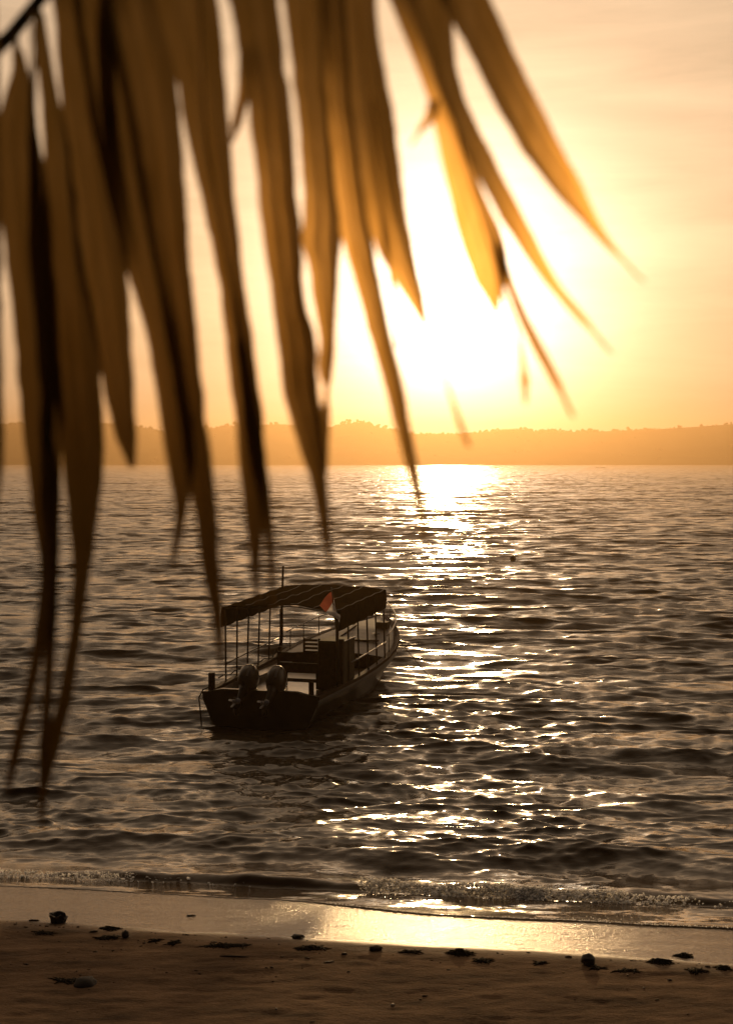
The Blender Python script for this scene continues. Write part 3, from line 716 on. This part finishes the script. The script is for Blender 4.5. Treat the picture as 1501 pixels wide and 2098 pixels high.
def build_float():
    p = at_z(1050, 1148, 0.0)
    o = empty('mooring_float', p); setp(o, 'small dark round float riding in the waves to the right of the boat', 'float')
    bm = bmesh.new(); r = 0.20
    loft(bm, [[(r * math.cos(q) * math.sin(w), r * math.sin(q) * math.sin(w), 0.10 - r * 1.05 * math.cos(w)) for q in np.linspace(0, 2 * math.pi, 17)[:-1]] for w in np.linspace(0.05, math.pi - 0.05, 10)])
    obj('body', bm, M['rock'], o, smooth=True)
    bm = bmesh.new(); add_tube(bm, [(-.04, 0, .30), (-.03, 0, .36), (.03, 0, .36), (.04, 0, .30)], 0.012, 6); obj('lifting_eye', bm, M['steel'], o, smooth=True)
build_float()

# ------------------------------------------------------------------ things lying on the beach
def lump(name, px, py, w, d, h, material, label, cat, seed, sub=3, rough=0.28, flat=False, group=None, sink=0.15, freq=2.2):
    p = on_ground(px, py)
    bm = bmesh.new(); bmesh.ops.create_icosphere(bm, subdivisions=sub, radius=0.5)
    off = Vector((seed * 3.7, seed * 1.3, seed * 5.1))
    for v in bm.verts:
        n = v.co.normalized()
        if flat:
            c = 0.42; v.co = Vector([math.copysign(min(abs(q), c * 0.5 + 0.16), q) for q in v.co]) * 1.35
        k = 1 + rough * mnoise.noise(n * freq + off) * 2 + rough * 0.5 * mnoise.noise(n * freq * 2.7 + off)
        v.co = Vector((v.co.x * w * k, v.co.y * d * k, v.co.z * h * k + h * (0.5 - sink)))
    o = obj(name, bm, material, None, smooth=not flat)
    o.location = p; o.rotation_euler = (0, 0, seed * 0.9)
    return setp(o, label, cat, group)

def weed(px, py, w, d, h, label, seed, n=60, group='seaweed clumps along the tide line'):
    w *= 0.72; d *= 0.8; h *= 0.75
    p = on_ground(px, py); rng = random.Random(seed); bm = bmesh.new()
    for i in range(n):
        a = rng.uniform(0, 6.28); rr = math.sqrt(rng.random())
        x, y = math.cos(a) * rr * w / 2, math.sin(a) * rr * d / 2
        top = h * (1 - rr * rr) * rng.uniform(0.5, 1.1)
        ln = rng.uniform(0.03, 0.09); q = rng.uniform(0, 6.28)
        g = float(beach_h(p.x + x, p.y + y)) - p.z
        pts = [(x - math.cos(q) * ln, y - math.sin(q) * ln, g - 0.004), (x, y, g + top), (x + math.cos(q) * ln * rng.uniform(.4, 1), y + math.sin(q) * ln, g + top * rng.uniform(.2, .8)), (x + math.cos(q) * ln * 1.4, y + math.sin(q) * ln * 1.4, g)]
        r0 = rng.uniform(0.004, 0.010)
        add_tube(bm, pts, [r0 * .6, r0, r0, r0 * .3], 5)
    for i in range(max(3, n // 8)):
        a = rng.uniform(0, 6.28); rr = math.sqrt(rng.random()) * 0.7
        x, y = math.cos(a) * rr * w / 2, math.sin(a) * rr * d / 2; g = float(beach_h(p.x + x, p.y + y)) - p.z
        res = bmesh.ops.create_icosphere(bm, subdivisions=1, radius=rng.uniform(.015, .035))
        for v in res['verts']: v.co = Vector((v.co.x * 1.6, v.co.y * 1.2, v.co.z * .6)) * rng.uniform(.8, 1.2) + Vector((x, y, g + h * .35 * (1 - rr)))
    o = obj('seaweed', bm, M['weed'], None, smooth=True); o.location = p
    return setp(o, label, 'seaweed', group)

def stick(px, py, length, rad, rz, label, seed, bend=0.06):
    p = on_ground(px, py); rng = random.Random(seed); bm = bmesh.new(); pts = []
    for i in range(7):
        t = i / 6 - 0.5; x = math.cos(rz) * t * length; y = math.sin(rz) * t * length
        pts.append((x, y, float(beach_h(p.x + x, p.y + y)) - p.z + rad * 0.7 + bend * length * (0.25 - t * t) * rng.uniform(.2, 1.0)))
    add_tube(bm, pts, [rad * .5, rad, rad * 1.1, rad * .95, rad, rad * .8, rad * .4], 7)
    o = obj('driftwood', bm, M['husk'], None, smooth=True); o.location = p
    return setp(o, label, 'driftwood', 'driftwood sticks on the sand')

def build_debris():
    # broken block: a tapering tub-like shell with one side knocked out
    p = on_ground(119, 1890); bm = bmesh.new(); rg = []
    for z, r in ((-0.03, 0.082), (0.03, 0.09), (0.08, 0.10), (0.115, 0.11)):
        ring = []
        for k in range(22):
            q = 2 * math.pi * k / 22
            cut = 1.0 if not (-0.75 < ((q + math.pi) % (2 * math.pi)) - math.pi < 0.75) else 0.60
            rr = r * (1 + 0.07 * math.sin(3 * q + z * 9) + 0.05 * math.sin(7 * q))
            ring.append((rr * 1.1 * math.cos(q), rr * math.sin(q), z * cut + (0.009 * math.sin(5 * q) if z > .1 else 0)))
        rg.append(ring)
    rg.append([(x * .82, y * .82, z - 0.005) for x, y, z in rg[-1]]); rg.append([(x * .7, y * .7, 0.045) for x, y, z in rg[0]])
    loft(bm, rg); o = obj('broken_block', bm, M['rock'], None); o.location = p
    setp(o, 'black broken block with a notched side, alone on the wet sand at the left', 'debris')
    lump('rock', 1204, 1975, 0.19, 0.17, 0.135, M['rock'], 'dark upright rock standing on the wet sand edge toward the right', 'rock', 5, rough=0.16, sink=0.12, freq=1.6)
    lump('stone', 175, 2016, 0.33, 0.28, 0.20, M['stone'], 'rounded grey stone half buried in the dark dry sand', 'stone', 2, rough=0.07, sink=0.62)
    lump('stone', 257, 1920, 0.11, 0.09, 0.10, M['stone'], 'small pale stone at the end of a dark seaweed strip', 'stone', 9, rough=0.15)
    lump('coconut_husk', 769, 1947, 0.17, 0.11, 0.07, M['husk'], 'torn brown coconut husk at the foot of the bright glare', 'coconut husk', 4, rough=0.25)
    lump('coconut_husk', 610, 1922, 0.16, 0.10, 0.05, M['husk'], 'flat dark coconut husk lying on the wet sand left of the glare', 'coconut husk', 7, rough=0.3)
    stick(70, 1887, 0.14, 0.012, 0.1, 'short dark stick just left of the black block', 1)
    stick(392, 1877, 0.13, 0.010, 0.3, 'thin dark stick alone on the shining wet sand', 2, bend=0.15)
    stick(480, 1953 + 8, 0.35, 0.010, 0.05, 'thin stick on the dry sand behind the long seaweed strip', 3)
    W_ = [(225, 1904, 0.24, 0.10, 0.055, 'compact seaweed clump right behind the black block', 60), (222, 1921, 0.36, 0.10, 0.03, 'low strip of seaweed running up to the small pale stone', 50),
          (90, 1912, 0.30, 0.10, 0.02, 'faint flat seaweed scatter below the black block', 30), (358, 1932, 0.10, 0.07, 0.04, 'tiny round seaweed tuft between the pale stone and the long strip', 30),
          (318, 1928, 0.05, 0.05, 0.03, 'smallest seaweed speck right of the pale stone', 14),
          (460, 1938, 0.80, 0.10, 0.035, 'long ragged seaweed strip along the wet sand edge', 110), (635, 1944, 0.52, 0.12, 0.05, 'thick seaweed tangle below the flat coconut husk', 110),
          (842, 1951, 0.26, 0.08, 0.03, 'low seaweed patch between the torn husk and the tall clump', 50), (942, 1954, 0.33, 0.16, 0.09, 'tall dark seaweed clump standing in the bright glare', 130),
          (988, 1969, 0.24, 0.10, 0.03, 'flat seaweed patch just behind the tall clump', 50), (1107, 1974, 0.10, 0.06, 0.03, 'tiny seaweed tuft left of the dark upright rock', 25),
          (1222, 1984, 0.12, 0.08, 0.03, 'small seaweed bit at the foot of the dark upright rock', 25), (1352, 1972, 0.34, 0.14, 0.07, 'wide seaweed heap on the wet sand at the right', 110),
          (1401, 1960, 0.19, 0.10, 0.065, 'rounded seaweed clump above the wide heap', 80), (1425, 1990, 0.24, 0.10, 0.04, 'seaweed patch on the dark sand lip at the right', 60),
          (1478, 1984, 0.20, 0.10, 0.04, 'seaweed patch cut by the right edge', 45), (1280, 1990, 0.34, 0.08, 0.03, 'thin seaweed line between the rock and the wide heap', 50),
          (1452, 1884, 0.20, 0.05, 0.02, 'loose seaweed floating in the thin wash at the right', 30), (140, 2010, 0.45, 0.14, 0.03, 'dark strands drawing a shaded hollow beside the rounded grey stone', 60)]  # last entry: dark strands put in to draw the shade of a sand hollow
    for i, (px, py, w, d, h, lab, n) in enumerate(W_): weed(px, py, w, d, h, lab, 40 + i, n)
    for i, (px, py, s, lab) in enumerate(((804, 2061, 0.035, 'pale shell on the dark sand at the bottom centre'), (1318, 2025, 0.018, 'tiny pale shell on the dark sand toward the right'), (566, 2068, 0.02, 'small pale shell at the bottom edge'), (1285, 1999, 0.02, 'tiny pale shell just below the dark rock'))):
        p = on_ground(px, py); bm = bmesh.new(); rg = []
        for t in np.linspace(0, 1, 6):
            rr = s * math.sin(math.pi * (0.12 + 0.8 * t)) * (0.6 + 0.4 * t); rg.append([(s * 1.4 * (t - .5), rr * math.cos(q), rr * 0.6 * math.sin(q) + s * .35) for q in np.linspace(0, 6.283, 11)[:-1]])
        loft(bm, rg); o = obj('shell', bm, M['shell'], None, smooth=True); o.location = p; o.rotation_euler = (0, 0, i * 1.3); setp(o, lab, 'shell', 'pale shells on the dry sand')
build_debris()
def build_litter():
    rng = np.random.RandomState(77)
    bm = bmesh.new(); bmesh.ops.create_icosphere(bm, subdivisions=1, radius=1.0)
    base = np.array([v.co[:] for v in bm.verts]); tri = np.array([[v.index for v in f.verts] for f in bm.faces]); bm.free()
    n = 450; x = rng.uniform(-8, 8, n); u = U_WET - np.abs(rng.normal(0, 1.2, n)) + 0.05
    line = rng.rand(n) < 0.35; u = np.where(line, lip_line(x) - 0.10 + rng.normal(0, 0.05, n), u)
    keep = (fbm(x * 0.9, u * 2.5, 3) + 0.5) > rng.uniform(0.25, 0.8, n); x, u = x[keep], u[keep]; y = u - SKEW * x; z = beach_h(x, y)
    V, Q = [], []
    for a, b, c in zip(x, y, z):
        r = min(0.03, 0.005 + rng.exponential(0.006)); q = rng.uniform(-.6, .6)
        v = base * rng.uniform(.7, 1.3, (len(base), 1)) * r * np.array([rng.uniform(1, 3.2), 1.0, 0.5])
        v = np.stack([v[:, 0] * math.cos(q) - v[:, 1] * math.sin(q), v[:, 0] * math.sin(q) + v[:, 1] * math.cos(q), v[:, 2]], 1) + np.array([a, b, c + r * 0.25])
        Q.append(tri + len(base) * len(V)); V.append(v)
    setp(link_mesh('litter', arr_mesh('litter', np.concatenate(V), np.concatenate(Q)), M['husk'], smooth=False), 'small dark bits of weed and wood scattered over the dry sand', 'litter', kind='stuff')
build_litter()

# ------------------------------------------------------------------ palm frond hanging close to the lens
LEAF = [
 [(-200, -120, -60), (0, -90, -10), (400, -70, 2), (700, -55, -1), (850, -45, 6), (950, -30, 4), (1080, -20, -8)],
 [(62, 26, 34), (90, 27, 40), (120, 31, 47), (150, 29, 59), (190, 16, 68), (290, -12, 78), (420, 3, 98), (600, 25, 112), (880, 50, 128), (1000, 66, 119), (1150, 84, 118), (1300, 92, 114), (1345, 101, 107)],
 [(20, 62, 66), (300, 60, 65), (800, 84, 90), (1000, 86, 122), (1200, 96, 117), (1400, 92, 108), (1550, 82, 98), (1690, 82, 90)],
 [(60, 70, 74), (300, 66, 70), (700, 80, 86), (1000, 92, 100), (1200, 86, 106), (1350, 66, 84), (1450, 46, 64), (1560, 20, 38), (1620, 12, 20)],
 [(20, 76, 86), (60, 70, 92), (100, 71, 101), (170, 86, 112), (290, 93, 140), (500, 95, 162), (720, 110, 200), (900, 126, 213), (1000, 138, 206), (1150, 154, 186), (1290, 147, 166), (1430, 124, 146), (1530, 94, 120), (1650, 80, 88)],
 [(-60, 108, 150), (0, 109, 160), (40, 119, 165), (95, 117, 172), (300, 138, 208), (560, 165, 258), (720, 202, 268), (870, 232, 276), (920, 250, 278), (958, 266, 275)],
 [(-120, 150, 230), (0, 152, 222), (300, 200, 285), (560, 264, 330), (700, 309, 362), (870, 333, 392), (950, 345, 396), (1000, 356, 388), (1060, 363, 378), (1165, 348, 356)],
 [(-150, 190, 270), (-50, 200, 300), (165, 250, 361), (400, 290, 379), (600, 330, 392), (700, 345, 402), (870, 370, 420), (950, 380, 432), (1050, 404, 441), (1150, 412, 446), (1250, 436, 455), (1370, 449, 456)],
 [(-200, 240, 360), (0, 300, 445), (80, 330, 450), (165, 366, 457), (280, 388, 468), (400, 416, 475), (600, 456, 500), (700, 465, 516), (850, 485, 536), (950, 492, 541), (1050, 505, 538), (1150, 514, 530), (1235, 523, 530)],
 [(-60, 405, 409), (300, 420, 424), (600, 476, 482), (900, 505, 536), (1050, 538, 556), (1150, 551, 561), (1260, 556, 561)],
 [(-300, 350, 450), (-50, 455, 560), (0, 471, 566), (130, 498, 580), (210, 511, 591), (400, 531, 605), (500, 545, 618), (600, 560, 619), (700, 571, 643), (800, 582, 651), (870, 598, 656), (950, 630, 664), (1050, 652, 673), (1170, 674, 679)],
 [(90, 492, 512), (140, 492, 512), (200, 489, 507), (260, 476, 491), (292, 471, 478)],
 [(-320, 440, 540), (-50, 572, 660), (0, 586, 662), (200, 608, 672), (400, 628, 692), (475, 622, 697), (505, 613, 694), (530, 638, 691), (600, 640, 690), (700, 661, 684), (760, 650, 680), (790, 668, 675), (862, 655, 673), (970, 664, 670)],
 [(-340, 500, 600), (-50, 656, 700), (200, 671, 713), (400, 690, 742), (475, 697, 757), (600, 735, 778), (700, 763, 802), (800, 793, 825), (900, 817, 842), (1000, 846, 861), (1115, 869, 876)],
 [(-380, 540, 640), (-50, 690, 762), (0, 699, 767), (100, 706, 775), (200, 713, 797), (400, 742, 825), (500, 770, 841), (560, 800, 853), (620, 838, 871), (672, 870, 876)],
 [(0, 720, 724), (430, 784, 792), (520, 788, 800), (600, 802, 811), (650, 806, 815), (715, 812, 818)],
 [(-420, 570, 670), (-50, 780, 890), (0, 801, 838), (100, 841, 872), (200, 879, 907), (238, 889, 925), (300, 902, 952), (380, 918, 980), (420, 927, 996), (450, 934, 1012), (500, 946, 1036), (560, 967, 1040), (600, 990, 1024), (645, 1014, 1020)],
 [(0, 850, 854), (240, 925, 929), (440, 1000, 1006), (520, 1018, 1034), (570, 1030, 1047), (640, 1057, 1074), (700, 1084, 1105), (760, 1118, 1136), (855, 1170, 1178)],
 [(-440, 590, 680), (-50, 810, 905), (30, 838, 921), (100, 866, 926), (200, 903, 946), (280, 942, 986), (330, 962, 1009), (400, 1003, 1048), (440, 1023, 1068), (470, 1042, 1086), (530, 1080, 1112), (590, 1126, 1148), (650, 1180, 1197), (725, 1252, 1258)],
 [(-460, 640, 720), (-200, 790, 890), (-60, 872, 972), (0, 905, 1001), (100, 960, 1046), (200, 1011, 1096), (300, 1064, 1147), (400, 1142, 1200), (455, 1198, 1224), (490, 1226, 1244), (525, 1262, 1274), (578, 1316, 1323)],
 [(200, 915, 919), (400, 970, 974), (540, 1012, 1018), (600, 1024, 1034), (680, 1058, 1064), (740, 1065, 1077), (790, 1067, 1084), (828, 1073, 1080)],
 [(200, 760, 764), (400, 795, 799), (560, 838, 844), (640, 864, 869), (700, 884, 888), (790, 914, 919), (830, 924, 935), (880, 940, 951), (915, 956, 964)],
 [(-60, 196, 226), (200, 206, 236), (400, 226, 252), (548, 248, 260)],  # overlapping strip added to darken the left of the frond
 [(60, 72, 76), (230, 62, 74), (500, 62, 92), (800, 86, 110), (930, 98, 106)],  # second added strip, doubling the layers for a dark streak
 [(205, 880, 896), (240, 872, 892), (275, 850, 860), (300, 838, 842)],
]
def build_frond():
    base = at_depth(-80, 160, 1.25)
    root = empty('palm_frond', base); setp(root, 'drooping palm frond of long torn leaflets hanging close overhead against the sun', 'palm frond')
    path = [(-420, 420), (-200, 265), (-80, 165), (20, 75), (76, 6), (180, -110), (300, -230), (450, -350), (600, -450), (720, -520), (830, -570)]
    pts = [at_depth(px, py, 1.25) - base for px, py in path]
    bm = bmesh.new(); add_tube(bm, pts, [0.012, 0.010, 0.0085, 0.0065, 0.006, 0.0055, 0.0048, 0.004, 0.0035, 0.003, 0.002], 8)
    obj('rachis', bm, M['rachis'], root, smooth=True)
    rng = random.Random(21)
    for i, rows in enumerate(LEAF):
        ys = np.array([r[0] for r in rows], float); xl = np.array([r[1] for r in rows], float); xr = np.array([r[2] for r in rows], float)
        n = max(20, int((ys[-1] - ys[0]) / 16)); yy = np.linspace(ys[0], ys[-1], n)
        # rounded interpolation of the traced edges
        def sm(v):
            a = np.interp(yy, ys, v); k = np.array([1, 2, 3, 2, 1]) / 9.0
            b = np.convolve(np.pad(a, 2, mode='edge'), k, 'valid'); b[0], b[-1] = a[0], a[-1]; return b
        l, r = sm(xl), sm(xr)
        wide = np.where(r - l > 14, 3.5, 3.5 * sstep(800, 1000, yy)) * (1 - 0.6 * sstep(0.93, 1.0, (yy - yy[0]) / (yy[-1] - yy[0]))); l = l - wide; r = r + wide
        wd = np.minimum(r - l, 60) / 60.0
        l = l + wd * 9 * fbm(yy / 45.0, yy * 0 + i * 3.1, 3); r = r + wd * 9 * fbm(yy / 45.0, yy * 0 + i * 3.1 + 50, 3)
        d0 = 1.10 + 0.022 * ((i * 5) % 7) / 7.0 * 3; bow = rng.uniform(-0.02, 0.02)
        bm = bmesh.new(); rg = []
        for y, a, b in zip(yy, l, r):
            t = (y - ys[0]) / (ys[-1] - ys[0])
            d = d0 + 0.09 * y / 1000.0 + 0.10 * (750 - (a + b) / 2) / 1000.0 + bow * math.sin(t * 5)
            fold = 0.08 * (b - a) / F_PX * d
            row = []
            for q, z in ((0, 0), (0.25, 0.5), (0.47, 1.0), (0.5, 0.82), (0.53, 1.0), (0.75, 0.5), (1, 0)):
                row.append(at_depth(a + (b - a) * q, y, d + fold * z - 0.10 * (b - a) * (q - 0.5) / 1000.0) - base)
            rg.append(row)
        loft(bm, rg, closed=False)
        me = bpy.data.meshes.new('leaflet'); bm.normal_update(); bm.to_mesh(me); bm.free()
        link_mesh('leaflet', me, M['leaf'], root)
build_frond()

# ------------------------------------------------------------------ haze over the bay
def build_haze():
    bm = bmesh.new(); add_box(bm, (0, 1690, 46.5), (4000, 3560, 105))
    m = bpy.data.materials.new('haze'); m.use_nodes = True; nt = m.node_tree; nt.nodes.clear()
    o = nt.nodes.new('ShaderNodeOutputMaterial'); v = nt.nodes.new('ShaderNodeVolumePrincipled')
    v.inputs['Color'].default_value = (0.65, 0.43, 0.22, 1); v.inputs['Density'].default_value = HAZE_DENSITY; v.inputs['Anisotropy'].default_value = 0.82
    nt.links.new(v.outputs[0], o.inputs['Volume'])
    setp(obj('haze', bm, m), kind='stuff')
build_haze()
